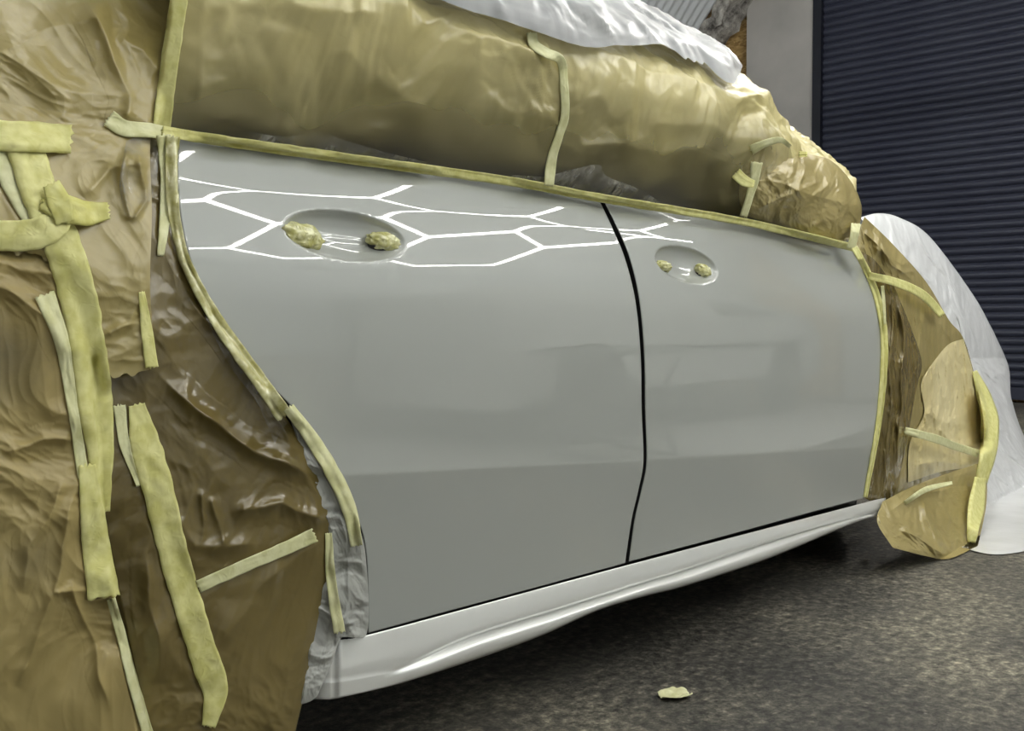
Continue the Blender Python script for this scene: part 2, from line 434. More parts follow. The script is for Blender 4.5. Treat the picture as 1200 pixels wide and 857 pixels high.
# sheet-lap seam strips on the lining
for k, X in enumerate((2.1, 4.55, 7.0)):
    q = []
    for j in range(41):
        a = math.pi*j/40
        for dx in (0, .03): q.append((X+dx, YC+(RL-.03)*math.cos(a), ZC+(RL-.03)*math.sin(a)))
    tag(link('trim_%d' % (k+1), q, grid_faces(2, 41), mat('seam_strip', (.7, .71, .71), .4)), kind='structure')
for nm, y in (('wall_right', YC-RL-.0), ('wall_left', YC+RL+.0)):
    tag(link(nm, [(-6, y, 0), (XE+.9, y, 0), (XE+.9, y, ZC+.02), (-6, y, ZC+.02)], [(0, 1, 2, 3)], M['wall'], smooth=False), kind='structure')
tag(link('wall_rear', [(-6, -4.3, 0), (-6, 6.2, 0), (-6, 6.2, 6), (-6, -4.3, 6)], [(0, 1, 2, 3)], M['wall'], smooth=False), kind='structure')
# stone ring at the mouth of the arch: rough front face and soffit
vs = []; prof_ring = [(XE-.02, RL+.02), (XE-.02, 5.0+.05), (XE, 5.0), (XE+.20, 4.99), (XE+.36, 5.0)]
na = 170; cols_ = 16; ringp = resample([Vector((a, b, 0)) for a, b in prof_ring], cols_)
for j in range(na):
    a = math.pi*j/(na-1)
    for q in ringp:
        X, r = q.x, q.y
        nn = noise.noise(Vector((a*22, X*7, r*7)))*.05+noise.noise(Vector((a*70, X*20, r*20)))*.03
        # stone courses
        c = abs(((a*5/.32) % 1)-.5); nn -= .04*(c > .46)
        vs.append((X-nn*.4, YC+(r+nn)*math.cos(a), ZC+(r+nn)*math.sin(a)))
tag(link('trim_4', vs, grid_faces(cols_, na), M['stone']), kind='structure')
XW = 9.9
# end wall: boards either side of the shutter
yL, yR = 3.79, -1.95
M['panel'] = mat('pale_panel', (.5, .48, .46), .55, build=wall_nodes)
tag(box('wall_end', XW+.12, XW+.25, -4.4, 6.3, 0, 6.0, M['osb']), kind='structure')
pn = empty('wall_panel', (XW, (yL+4.57)/2, 0))
def mk_panel(y0, y1, label):
    o = box('wall_panel', XW-.02, XW+.12, y0, y1, 0, 4.95, M['panel'], bev=.004); return o
bpy.data.objects.remove(pn)
p1 = mk_panel(yL, 4.57, ''); tag(p1, kind='structure'); p1.name = 'trim_5'
p2 = mk_panel(-2.75, yR, ''); tag(p2, kind='structure'); p2.name = 'trim_6'
# roller shutter
def shutter_nodes(nt, b):
    c = coords(nt); n = N(nt, 'ShaderNodeTexNoise', Scale=1.2, Detail=3.0); nt.links.new(c, n.inputs['Vector'])
    nt.links.new(ramp(nt, n.outputs[0], [(.3, (.030, .034, .058)), (.7, (.040, .045, .070))]), b.inputs['Base Color'])
M['shutter'] = mat('navy_shutter', (.025, .028, .042), .38, spec=.5, build=shutter_nodes)
M['rail'] = mat('navy_rail', (.008, .01, .018), .4)
sh = empty('roller_shutter', (XW, (yL+yR)/2, 0))
tag(sh, 'dark navy ribbed roller shutter closing the arch behind the car', 'roller shutter')
pitch = .0765; prof_s = [(-.002, .0), (.006, .006), (.013, .016), (.017, .028), (.0175, .038), (.015, .048), (.009, .057), (.002, .063), (-.006, .067), (-.008, .071), (-.006, .0745)]
q = []; nsl = int(4.75/pitch)
rows = []
for k in range(nsl):
    for dx, dz in prof_s: rows.append((XW+.02-dx, .14+k*pitch+dz))
for X, z in rows:
    for y in (yR+.05, yL-.05): q.append((X-XW, y-(yL+yR)/2, z))
cur = link('curtain', q, grid_faces(2, len(rows)), M['shutter'], sh, smooth=True)
def relbox(nm, a, m, p):
    o = box(nm, *a, m, p); o.matrix_parent_inverse = Matrix.Translation(-Vector(p.location)); return o
relbox('bottom_bar', (XW-.02, XW+.02, yR+.05, yL-.05, .03, .14), M['shutter'], sh)
for y in (yR, yL-.09): relbox('guide_rail', (XW-.05, XW+.03, y, y+.09, 0, 4.9), M['rail'], sh)

# ================================================================== HEXAGON CEILING LIGHTS
def emis(name, col, s):
    m = bpy.data.materials.new(name); m.use_nodes = True; nt = m.node_tree
    nt.nodes.remove(nt.nodes['Principled BSDF']); e = N(nt, 'ShaderNodeEmission'); e.inputs[0].default_value = (*col, 1); e.inputs[1].default_value = s
    nt.links.new(e.outputs[0], nt.nodes['Material Output'].inputs[0]); return m
M['led'] = emis('led_tube_light', (1.0, .985, .925), HEX_EMIT)
M['white_plastic'] = mat('white_plastic', (.8, .8, .8), .4)
HXZ = 2.8
def hex_grid(cx, cy, nx, ny, s, label):
    root = empty('hexagon_light_grid', (cx, cy, HXZ)); tag(root, label, 'ceiling light', 'hexagon light grids under the vault')
    edges = set(); w = s*math.sqrt(3)
    for r in range(ny):
        for c in range(nx):
            x = (c-(nx-1)/2)*w+(r % 2)*w/2; y = (r-(ny-1)/2)*1.5*s
            pt = [(round(x+s*math.sin(k*math.pi/3), 3), round(y+s*math.cos(k*math.pi/3), 3)) for k in range(6)]
            for a, b in zip(pt, pt[1:]+pt[:1]): edges.add(tuple(sorted((a, b))))
    bm = bmesh.new(); tube(bm, (-s/2, 0, 0), (s/2, 0, 0), .0155, 10); first = bm_obj('led_tube', bm, M['led'], root)
    for k_, (a, b) in enumerate(sorted(edges)):
        o = first if k_ == 0 else first.copy()
        if k_: C.objects.link(o)
        o.location = ((a[0]+b[0])/2, (a[1]+b[1])/2, 0); o.rotation_euler.z = math.atan2(b[1]-a[1], b[0]-a[0])
    for sx in (-1, 1):
        for sy in (-1, 1):
            bw = bmesh.new()
            x, y = sx*nx*w*.3, sy*ny*s*.5
            Y = cy+y; zt = ZC+math.sqrt(max(.1, RL**2-(Y-YC)**2))-HXZ
            tube(bw, (x, y, .02), (x, y, zt), .003, 6); bm_obj('hanging_wire', bw, M['black'], root)
    return root
hex_grid(2.8, -.95, 4, 5, .6, 'white hexagon light grid above the car side, mirrored in the doors')
hex_grid(2.4, 2.9, 4, 2, .6, 'white hexagon light grid over the far side of the car')
# batten lights added as fill for the shutter, car side and opposite side
def batten(x, y, z, ln, s, label):
    root = empty('fill_batten_light', (x, y, z)); tag(root, label, 'ceiling light', 'added fill battens under the vault')
    b_ = box('housing', -ln/2, ln/2, -.05, .05, .0, .05, M['white_plastic'], root); 
    m = emis('fill_batten_glow', (1, .97, .93), s)
    bm = bmesh.new(); tube(bm, (-ln/2+.02, 0, -.02), (ln/2-.02, 0, -.02), .025, 10); bm_obj('lamp_tube', bm, m, root)
batten(6.7, 1.0, 4.6, 1.5, FRONT_FILL, 'added fill batten between the car and the shutter, brightening the shutter')
batten(-1.2, -1.9, 2.9, 1.5, SIDE_FILL, 'added fill batten above the rear of the car')
batten(6.2, -2.1, 3.3, 1.5, SIDE_FILL*2, 'added fill batten brightening the side opposite the doors')

# ================================================================== CAR
car = empty('car', (1.6, .9, 0)); tag(car, 'light grey glossy car with two bare doors, the rest wrapped in masking film', 'car')
INV = Matrix.Translation(-Vector(car.location))
def cpart(name, vs, fs, m, smooth=True, label=None):
    o = link(name, vs, fs, m, car, smooth); o.matrix_parent_inverse = INV
    if label: o['label'] = label
    return o
# hidden shell: near side skin, roof, far side, underbody
nx, nt_ = 70, 60; vs = []
for j in range(nt_):
    t = -.74+1.99*j/(nt_-1)
    for i in range(nx):
        X = -.9+4.55*i/(nx-1); p = master(X, t); p.y += .03+.45*max(0, X-2.62)**1.5; p.z -= .25*max(0, X-2.7); p.z -= (.03 if t > .3 else 0)
        if -.12 < X-.58 < .12: pass
        vs.append(p)
f = grid_faces(nx, nt_)
k = len(vs); vs += [Vector((p.x, 1.86-p.y, p.z)) for p in vs[:]]
f += [tuple(reversed([a+k for a in q])) for q in grid_faces(nx, nt_)]
b0 = [i for i in range(nx)]; f += [(b0[i], b0[i]+k, b0[i+1]+k, b0[i+1]) for i in range(nx-1)]
for col in (0, nx-1):
    f += [(j*nx+col, (j+1)*nx+col, (j+1)*nx+col+k, j*nx+col+k) for j in range(nt_-1)]
cpart('body_shell', vs, f, M['black'], label='black body shell and door jambs behind the door gaps')

recess = []; DOORS = []
def add_recess(l, r, t, b, depth):
    pl, pr = hit_body(*l), hit_body(*r); pt, pb = hit_body(*t), hit_body(*b)
    recess.append(((pl.x+pr.x)/2, (pt.z+pb.z)/2, abs(pr.x-pl.x)/2, abs(pt.z-pb.z)/2, depth, (pr.z-pl.z)/(pr.x-pl.x)))
add_recess((333, 266), (475, 285), (395, 247), (410, 306), .021)
add_recess((767, 300), (841, 318), (800, 289), (806, 332), .021)
def skin(X, Z):
    y = prof(X, Z)
    for cx, cz, a, b, dp, sl in recess:
        u = (X-cx)/a; v = (Z-cz-sl*(X-cx)*.5)/b; r2 = u*u+v*v
        if r2 < 1.0: y += dp*(1-r2)**.7*sm(1-r2, 0, .06)
        elif r2 < 1.25: pass
    return y
def door(name, T, B, L, Rr, nu, nv):
    def q(ps, n): return [Vector((p.x, p.z, 0)) for p in resample([hit_body(v.x, v.y) for v in cr([V3(p) for p in ps], n*2)], n)]
    G = coons(q(T, nu), q(B, nu), q(L, nv), q(Rr, nv))
    vs = [Vector((g.x, skin(g.x, g.y), g.y)) for g in G]; fs = grid_faces(nu, nv)
    loop = [i for i in range(nu)]+[j*nu+nu-1 for j in range(1, nv)]+[(nv-1)*nu+i for i in range(nu-2, -1, -1)]+[j*nu for j in range(nv-2, 0, -1)]
    cx = sum(v.x for v in vs)/len(vs); cz = sum(v.z for v in vs)/len(vs)
    DOORS.append(BVHTree.FromPolygons(vs, fs))
    prev = loop
    for dy, sh_ in ((.0012, -.0), (.004, -.0), (.016, .0)):
        off = len(vs)
        for l in loop: vs.append(vs[l]+Vector((0, dy, 0)))
        n = len(loop)
        fs += [(prev[i], off+i, off+(i+1) % n, prev[(i+1) % n]) for i in range(n)]
        prev = list(range(off, off+n))
    o = cpart(name, vs, fs, M['paint']); o.data.materials.append(M['black'])
    nb = (nu-1)*(nv-1)+len(loop)
    for p_ in o.data.polygons[nb:]: p_.material_index = 1  # edge returns blackened: shade of the door gaps put into the colour
    return o
topline = [(209, 163), (260, 171), (430, 195), (600, 219), (703, 238), (850, 262), (1002, 293)]
door('rear_door', [(209, 160), (260, 167), (430, 191), (600, 215.5), (702, 234)],
     [(432, 742), (530, 715), (630, 688), (732.5, 660)],
     [(209, 160), (208, 200), (212, 255), (224, 308), (246, 357), (276, 402), (312, 446), (347, 482), (377, 521), (402, 566), (421, 612), (430, 655), (432, 742)],
     [(702, 234), (718, 268), (733, 305), (745, 355), (751, 420), (752, 480), (754, 540), (748, 575), (740, 610), (732.5, 660)], 330, 300)
door('front_door', [(708, 235.5), (850, 258.5), (920, 273), (1002, 291)],
     [(737.5, 658), (850, 628), (950, 600.5), (1012, 584)],
     [(708, 235.5), (724, 268), (739, 305), (750, 355), (755.5, 420), (756.5, 480), (758, 541), (752, 575), (744, 610), (737.5, 658)],
     [(1002, 291), (1018, 325), (1029, 370), (1033, 420), (1031, 480), (1022, 535), (1012, 584)], 300, 260)
# side skirt: section swept along the sill
def pl(x, pts): return interp(x, pts)
SK = {
 'top': [(386, 752), (400, 748), (432, 744), (733, 663), (1037, 583)],
 'grv': [(388, 800), (430, 793), (469, 784), (550, 747), (655, 714), (760, 681), (800, 669), (900, 635), (992, 609), (1037, 600)],
 'rdg': [(388, 806), (430, 800), (487, 782), (557, 754), (655, 723), (760, 688), (800, 677), (900, 643), (992, 611), (1037, 602)],
 'bot': [(386, 821), (480, 798), (620, 751), (700, 716), (760, 698), (800, 688), (900, 655), (1005, 612), (1038, 603)],
}
SKC = {k_: [(v.x, v.y) for v in cr([V3(p) for p in ps], 200)] for k_, ps in SK.items()}
SK = SKC
def smooth_interp(x, pts): return sum(interp(x+d, pts) for d in (-10, -5, 0, 5, 10))/5
NSK = 260; rows_ = []
def skirt_pt(px, key, f, y):
    a = smooth_interp(px, SK[key[0]]); b = smooth_interp(px, SK[key[1]]); return hit_y(px, a+(b-a)*f, y)
spec_rows = []
y_s = lambda px: hit_body(min(1010, max(432, px)), smooth_interp(px, SK['top'])-6).y
rowdefs = [(('top', 'grv'), 0, .014), (('top', 'grv'), .0, .0012), (('top', 'grv'), .015, .0002), (('top', 'grv'), .05, -.0004), (('top', 'grv'), .3, -.003), (('top', 'grv'), .6, -.006), (('top', 'grv'), .88, -.008), (('top', 'grv'), .97, -.007),
           (('grv', 'rdg'), 0, .004), (('grv', 'rdg'), .35, -.001), (('grv', 'rdg'), 1, -.018), (('rdg', 'bot'), .25, -.021), (('rdg', 'bot'), .8, -.019), (('rdg', 'bot'), 1, -.012)]
vs = []
for key, ff, dy in rowdefs:
    for i in range(NSK):
        px = 386+(1038-386)*i/(NSK-1)
        fade = sm(px, 440, 560)*(1-sm(px, 990, 1030))
        d = dy if key[0] == 'top' else (-.008+(dy+.008)*fade)
        vs.append(skirt_pt(px, key, ff, y_s(px)+d+.008*(1-sm(px, 390, 400))))
# underside going back
for dy, dz in ((.03, -.004), (.12, -.002)):
    for i in range(NSK):
        p = vs[(len(rowdefs)-1)*NSK+i]; vs.append(p+Vector((0, dy, dz)))
nr = len(rowdefs)+2
fs = grid_faces(NSK, nr)
# rear end face: bends round towards the wheel arch
off = len(vs)
for j in range(nr): vs.append(vs[j*NSK]+Vector((-.015, .02, 0)))
for j in range(nr): vs.append(vs[j*NSK]+Vector((-.022, .07, 0)))
for j in range(nr-1):
    fs.append((j*NSK, (j+1)*NSK, off+j+1, off+j)); fs.append((off+j, off+j+1, off+nr+j+1, off+nr+j))
fs.append(tuple(reversed([j*NSK+NSK-1 for j in range(nr)])))
cpart('side_skirt', vs, fs, M['skirt'])

# ================================================================== MASKING FILMS
# window film in body coordinates
def film_param(name, m, XL, XR, t0, t1, nu, nv, off, amp, scale, aniso, ang, seed, label, FL=(), t0f=None, t1f=None, cat='masking film', extra=None, edge=.2):
    vs = []; 
    for j in range(nv):
        for i in range(nu):
            u = i/(nu-1); X_ = None
            v = j/(nv-1)
            a = XL(v) if callable(XL) else XL; b = XR(v) if callable(XR) else XR
            X = a+(b-a)*u
            lo = t0f(X) if t0f else t0; hi = t1f(X) if t1f else t1
            t = lo+(hi-lo)*v
            p = master(X, t); n1 = master(X, t+.02)-p; n2 = master(X+.02, t)-p; nrm = n2.cross(n1).normalized()
            if nrm.y > 0: nrm = -nrm
            if nrm.y > -.05 and nrm.z < 0: nrm = -nrm
            e = min(i, nu-1-i, j*1.5, (nv-1-j))/8.; e = edge+(1-edge)*min(1, e)
            sarc = t*.85
            s = off+amp*e*crumple(X, sarc, seed, scale, aniso, ang)+amp*.42*e*sharp(X, sarc, seed+4, scale*2.6)
            q = p-CAM; dpt = q.dot(FWD); px = W/2+F*q.dot(RGT)/dpt; py = H/2-F*q.dot(UP)/dpt
            s += folds(px, py, FL)*e*.001
            if extra: s += extra(X, t, px, py)
            vs.append(p+nrm*s)
    o = link(name, vs, grid_faces(nu, nv), m); TREES.append(BVHTree.FromPolygons(vs, grid_faces(nu, nv)))
    tag(o, label, cat); return o
def Xat(px, py):
    h, d = cast(px, py, [BODY]); return h[0].x if h else hit_y(px, py, .1).x
WF = [([(240, 60), (300, 85), (380, 90)], 9, 10), ([(330, 110), (400, 135), (470, 170)], 9, 9), ([(480, 60), (540, 95), (590, 100)], 8, 9), ([(520, 150), (560, 170), (620, 170)], 9, 9), ([(680, 110), (720, 130), (750, 160)], 8, 12), ([(770, 100), (800, 125), (850, 130)], 8, 12), ([(830, 150), (860, 175), (880, 178)], 6, 10), ([(665, 80), (720, 95), (760, 85)], 8, 10),
      ([(220, 30), (330, 60), (450, 110)], 22, 10), ([(300, 0), (420, 40), (520, 60), (600, 75), (680, 75), (800, 85)], 16, 9),
      ([(700, 180), (760, 185), (820, 200), (870, 225)], 14, 14), ([(740, 90), (745, 130), (790, 150), (860, 160)], 14, 14), ([(790, 215), (840, 210), (880, 240)], 9, 12),
      ([(420, 85), (520, 120), (580, 130)], 14, 8), ([(640, 195), (700, 200), (790, 210)], 12, 16), ([(820, 75), (840, 110), (900, 150)], 10, 10)]
def WEX(X, t, px, py): return (.165*min(1, max(0, t)/.25)**.9*(1-.15*sm(t, .17, .27))-.115*sm(t, .25, .72))*(.5+.5*sm(X, .6, .95))*(1-.5*sm(X, 2.0, 2.45))
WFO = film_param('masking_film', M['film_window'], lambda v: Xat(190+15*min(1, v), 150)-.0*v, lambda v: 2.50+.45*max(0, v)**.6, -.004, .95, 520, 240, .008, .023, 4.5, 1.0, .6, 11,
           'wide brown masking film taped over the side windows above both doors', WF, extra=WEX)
_a = WFO.data.attributes.new('shade_mask', 'FLOAT', 'POINT'); _vals = []  # low values near the belt, where the dark zone is put in
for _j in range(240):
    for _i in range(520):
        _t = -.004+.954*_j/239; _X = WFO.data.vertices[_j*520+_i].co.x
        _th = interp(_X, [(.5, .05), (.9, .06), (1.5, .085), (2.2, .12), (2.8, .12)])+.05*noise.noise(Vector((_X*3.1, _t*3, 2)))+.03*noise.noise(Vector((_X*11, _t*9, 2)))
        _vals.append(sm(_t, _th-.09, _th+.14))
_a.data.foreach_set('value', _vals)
# rear quarter films
QL = [([(100, 0), (130, 60), (150, 110), (150, 150)], 10, 14), ([(20, 60), (70, 110), (75, 150)], 14, 8), ([(140, 40), (170, 60), (190, 90)], 8, 14), ([(95, 230), (130, 200), (175, 190)], 10, 10),
      ([(0, 60), (60, 30), (130, 20)], 20, 12), ([(110, 400), (150, 380), (175, 330), (190, 260)], 7, 10), ([(150, 170), (145, 240), (148, 258)], 4, 14), ([(148, 260), (170, 235), (165, 180)], 4, 12)]
sheet_on('masking_film', M['film_dark'], [(140, 150), (170, 155), (200, 162)], [(185, 930), (260, 930), (335, 930)],
         [(140, 150), (125, 280), (115, 400), (105, 500), (110, 600), (130, 700), (160, 830), (185, 930)],
         [(200, 162), (203, 230), (209, 285), (226, 330), (255, 385), (292, 430), (330, 482), (355, 522), (376, 570), (390, 618), (388, 660), (376, 710), (366, 760), (356, 815), (346, 860), (335, 930)],
         170, 420, off=.006, amp=.014, scale=5, aniso=1.2, ang=.4, seed=3, edge=.2,
         FL=[([(190, 440), (240, 490), (300, 530), (365, 560)], 9, 22), ([(220, 350), (270, 400), (310, 470)], 8, 10), ([(300, 430), (330, 490), (340, 540)], 5, 8),
             ([(200, 600), (230, 640), (300, 640)], 12, 12), ([(170, 640), (180, 720), (190, 800)], 9, 14), ([(390, 615), (330, 590), (270, 600)], 9, 18), ([(380, 630), (300, 690), (260, 760)], 12, 12), ([(250, 580), (262, 640)], 5, 10), ([(240, 570), (235, 640)], 4, 8)],
         bulge=lambda u, v, px, py: -.05*sm(py, 620, 640)*(1-sm(py, 640, 700))*sm(px, 350, 385)*0+.03*math.sin(math.pi*u)*sm(v, .4, .8),
         label='dark glossy brown masking film tucked around the rear wheel arch beside the rear door')
sheet_on('masking_film', M['stained'], [(-80, 262), (0, 268), (70, 272)], [(-80, 930), (60, 930), (188, 930)],
         [(-80, 262), (-80, 500), (-80, 930)], [(70, 272), (82, 350), (98, 430), (108, 520), (118, 600), (135, 700), (160, 810), (188, 930)],
         190, 420, off=.018, amp=.016, scale=5.5, aniso=1.3, ang=.9, seed=5, edge=.2,
         FL=[([(0, 530), (50, 515), (90, 515)], 7, 14), ([(30, 700), (35, 640), (60, 600), (75, 560)], 8, 12), ([(20, 810), (60, 700), (90, 560)], 8, 10), ([(80, 680), (110, 750), (130, 830)], 6, 10), ([(60, 700), (110, 690)], 5, 9), ([(0, 330), (50, 370), (80, 420)], 8, 10)],
         bulge=lambda u, v, px, py: .03*sm(v, .3, .9),
         label='tan masking film hanging at the lower left, left of the broad yellow tape')
sheet_on('masking_film', M['film'], [(-80, -60), (60, -60), (214, -60)], [(-80, 292), (30, 296), (90, 330), (118, 400), (130, 440), (158, 437), (183, 432)],
         [(-80, -60), (-80, 120), (-80, 292)], [(214, -60), (205, 10), (196, 70), (186, 130), (176, 170), (178, 250), (176, 340), (183, 432)],
         230, 340, off=.028, amp=.015, scale=5.0, aniso=1.1, ang=1.2, seed=8, FL=QL, ragged=10, edge=.3,
         label='brown masking film over the rear quarter at the top left, ragged at its lower edge')

# grey-white clear film wrapped round the arch lip
sheet_on('clear_film', M['lip'], [(336, 478), (342, 482), (348, 484)], [(352, 826), (364, 822), (372, 816)],
         [(336, 478), (352, 530), (372, 590), (384, 625), (378, 680), (365, 740), (356, 790), (352, 826)],
         [(348, 484), (376, 523), (400, 566), (419, 612), (429, 655), (430, 742), (402, 746), (388, 780), (372, 816)],
         70, 260, off=.006, amp=.012, scale=13, aniso=2.0, ang=1.2, seed=14, edge=.3,
         FL=[([(385, 640), (392, 700), (380, 780)], 4, 7), ([(405, 600), (408, 700), (400, 742)], 4, 6), ([(360, 520), (395, 590), (415, 660)], 4, 6)],
         trees=[BODY], label='grey-white crinkled clear film folded around the rear wheel arch edge', cat='clear film')
sheet_on('clear_film', M['clear'], [(148, 165), (165, 160), (185, 165)], [(148, 258), (160, 262), (172, 245)],
         [(148, 165), (140, 215), (148, 258)], [(185, 165), (184, 210), (172, 245)], 50, 80, off=.003, amp=.012, scale=22, aniso=1.5, ang=.3, seed=21, trees=TREES[:],
         label='small loop of loose clear film left of the rear door top corner', cat='clear film', edge=.6)
sheet_on('clear_film', M['clear'], [(250, 158), (280, 153), (330, 160), (375, 155), (400, 163), (450, 178), (500, 190)], [(250, 166), (330, 178), (420, 191), (500, 203)],
         [(250, 158), (250, 166)], [(500, 190), (500, 203)], 260, 14, off=.004, amp=.014, scale=30, aniso=1.5, ang=0, seed=22, trees=TREES[:],
         label='frilled clear film edge along the belt tape above the rear door', cat='clear film', edge=.7)
sheet_on('clear_film', M['clear'], [(600, 205), (640, 207), (655, 203), (700, 193), (712, 207), (750, 222), (775, 238)], [(600, 217), (700, 234), (775, 246)],
         [(600, 205), (600, 217)], [(775, 238), (775, 246)], 220, 24, off=.004, amp=.014, scale=30, aniso=1.5, ang=0, seed=23, trees=TREES[:],
         label='frilled clear film edge above the gap between the two doors', cat='clear film', edge=.7)
sheet_on('clear_film', M['clear'], [(208, 290), (214, 290), (220, 300)], [(322, 520), (330, 505), (338, 495)],
         [(208, 290), (235, 360), (270, 430), (300, 470), (322, 520)], [(220, 300), (247, 358), (280, 410), (310, 455), (338, 495)], 30, 180, off=.004, amp=.012, scale=28, aniso=1.5, ang=0.6, seed=24, trees=TREES[:],
         label='shiny clear film edge inside the yellow tape of the wheel arch', cat='clear film', edge=.6)

# roof sheet (white translucent)
WT, WXL, WXR = TREES[0], Xat(190, 150), Xat(205, 150)
def film_Xt(px, py):
    r = None
    while True:
        r = WT.ray_cast(CAM, ray(px, py))
        if r[0] is not None or py > 200: break
        py += 1.5
    j, i = divmod(r[2], 519); v = (j+.5)/239; u = (i+.5)/519
    a_ = Xat(190+15*v, 150); b_ = 2.50+.45*v**.6; return a_+(b_-a_)*u, -.004+.954*v
TE = sorted(film_Xt(*q) for q in [(493, 1), (527, 16), (560, 23), (583, 33), (617, 40), (650, 50), (673, 59), (717, 57), (767, 60), (790, 63), (813, 92), (846, 105)])
print('TE', [(round(a, 2), round(b, 2)) for a, b in TE])
TE = [(a, b-.012) for a, b in TE]; TE = [(.5, TE[0][1]+.12)]+TE+[(2.62, .9), (3, .95)]
def t_edge(X): return sum(interp(X+d, TE) for d in (-.03, 0, .03))/3
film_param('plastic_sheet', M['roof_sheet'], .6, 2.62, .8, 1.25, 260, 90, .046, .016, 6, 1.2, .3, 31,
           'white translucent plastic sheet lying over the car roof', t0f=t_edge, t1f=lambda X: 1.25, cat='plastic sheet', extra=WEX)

# front of car: bulging sheets
def dome_sheet(name, m, T, B, L, Rr, nu, nv, yref, depth, off, amp, scale, seed, label, aniso=1., ang=0., cat='masking film', FL=(), pw=.6, eL=1, eR=1, eT=1, eB=1, edge=.5, bulge=None):
    def base(px, py): 
        y = yref(px, py) if callable(yref) else yref
        return hit_y(px, py, y)
    def bl(u, v, px, py):
        a = 1.0
        if eL: a *= min(1, (u/.5)) if u < .5 else 1
        if eR: a *= min(1, ((1-u)/.5)) if u > .5 else 1
        if eT: a *= min(1, (v/.5)) if v < .5 else 1
        if eB: a *= min(1, ((1-v)/.5)) if v > .5 else 1
        return depth*(max(0, a)**pw)+(bulge(u, v, px, py) if bulge else 0)
    return sheet_on(name, m, T, B, L, Rr, nu, nv, base=base, off=off, amp=amp, scale=scale, aniso=aniso, ang=ang, seed=seed, FL=FL, label=label, cat=cat, bulge=bl, edge=edge)
# white sheet over the bonnet and nose
dome_sheet('plastic_sheet', M['sheet'], [(1004, 256), (1030, 250), (1056, 256), (1090, 278), (1140, 345), (1165, 390)], [(1120, 640), (1170, 650), (1230, 636), (1262, 600)],
           [(1004, 256), (1030, 330), (1075, 420), (1115, 520), (1120, 640)], [(1165, 390), (1182, 430), (1186, 470), (1205, 520), (1240, 560), (1262, 600)],
           200, 260, lambda px, py: interp(py, [(420, .55), (640, .15)]), .42, 0, .03, 4.5, 41, 'white translucent plastic sheet draped over the bonnet and nose, down to the floor', aniso=2.2, ang=.9, cat='plastic sheet', eL=0, eB=1, pw=.5,
           FL=[([(1130, 620), (1165, 580), (1200, 560)], 6, 18), ([(1150, 470), (1165, 440), (1180, 440)], 5, 16), ([(1070, 290), (1110, 350), (1160, 430)], 6, 16), ([(1040, 265), (1090, 330), (1130, 420)], 6, 14), ([(1110, 520), (1150, 600)], 8, 12)])
nose = bpy.context.scene.objects['plastic_sheet.001']
_n = len(TREES)
bon = film_param('bonnet_cover', M['sheet'], 2.72, 3.72, .35, 1.25, 90, 70, .02, .016, 6, 1.0, .3, 61, '', cat='')
for k_ in ('label', 'category'):
    if k_ in bon: del bon[k_]
bon.parent = nose; del TREES[_n:]
# wheel film
dome_sheet('masking_film', M['film'], [(1034, 588), (1080, 566), (1156, 540)], [(1046, 642), (1085, 652), (1112, 655), (1146, 640)],
           [(1034, 588), (1028, 612), (1046, 642)], [(1156, 540), (1156, 590), (1146, 640)], 120, 130, lambda px, py: interp(py, [(570, .06), (655, -.045)]), .03, 0, .022, 7, 43,
           'brown masking film bagged around the front wheel, touching the floor', FL=[([(1080, 590), (1105, 655)], 4, 32), ([(1050, 620), (1110, 650)], 5, 28), ([(1040, 600), (1090, 575), (1120, 568)], 5, 24)])
# fender film
dome_sheet('masking_film', M['film'], [(1001, 291), (1006, 272), (1013, 254)], [(1013, 584), (1042, 597), (1060, 585), (1100, 568), (1150, 560)],
           [(1001, 291), (1016, 322), (1030, 365), (1036, 410), (1034, 470), (1024, 530), (1013, 584)],
           [(1013, 254), (1045, 285), (1085, 330), (1112, 375), (1128, 395), (1142, 440), (1152, 500), (1150, 560)], 130, 260, lambda px, py: interp(px, [(1000, .075), (1060, .09), (1150, .24)]), .12, 0, .022, 6, 47,
           'brown masking film stretched over the front fender ahead of the front door', aniso=2.0, ang=.25, eL=0, eT=1, eB=1, pw=.7,
           FL=[([(1050, 350), (1075, 425), (1085, 360)], 4, 32), ([(1010, 270), (1040, 300), (1075, 335)], 4, 28), ([(1025, 268), (1045, 310), (1060, 320), (1078, 318)], 4, 32), ([(1085, 335), (1100, 380), (1115, 400)], 4, 24), ([(1020, 290), (1060, 310), (1085, 300)], 7, 36), ([(1060, 340), (1060, 420), (1050, 560)], 5, 28), ([(1045, 340), (1044, 440), (1036, 560)], 4, 24), ([(1080, 540), (1110, 560), (1145, 540)], 6, 28), ([(1100, 500), (1120, 530)], 6, 24), ([(1080, 480), (1120, 500), (1148, 490)], 7, 24)])
sheet_on('masking_film', M['film_dark'], [(1004, 292), (1025, 305), (1048, 336)], [(1014, 584), (1028, 592), (1043, 598)],
         [(1004, 292), (1017, 322), (1031, 365), (1037, 410), (1035, 470), (1025, 530), (1014, 584)],
         [(1048, 336), (1068, 385), (1080, 425), (1074, 455), (1066, 500), (1056, 550), (1043, 598)], 90, 240, off=.014, amp=.008, scale=7, aniso=2.2, ang=.1, seed=48,
         FL=[([(1045, 340), (1046, 440), (1040, 560)], 3, 24), ([(1056, 350), (1060, 440), (1050, 560)], 3, 28), ([(1066, 370), (1078, 425), (1066, 470)], 3, 28)], trees=TREES[-1:], edge=.4,
         label='darker glossy film strip hanging in upright pleats along the front door edge')
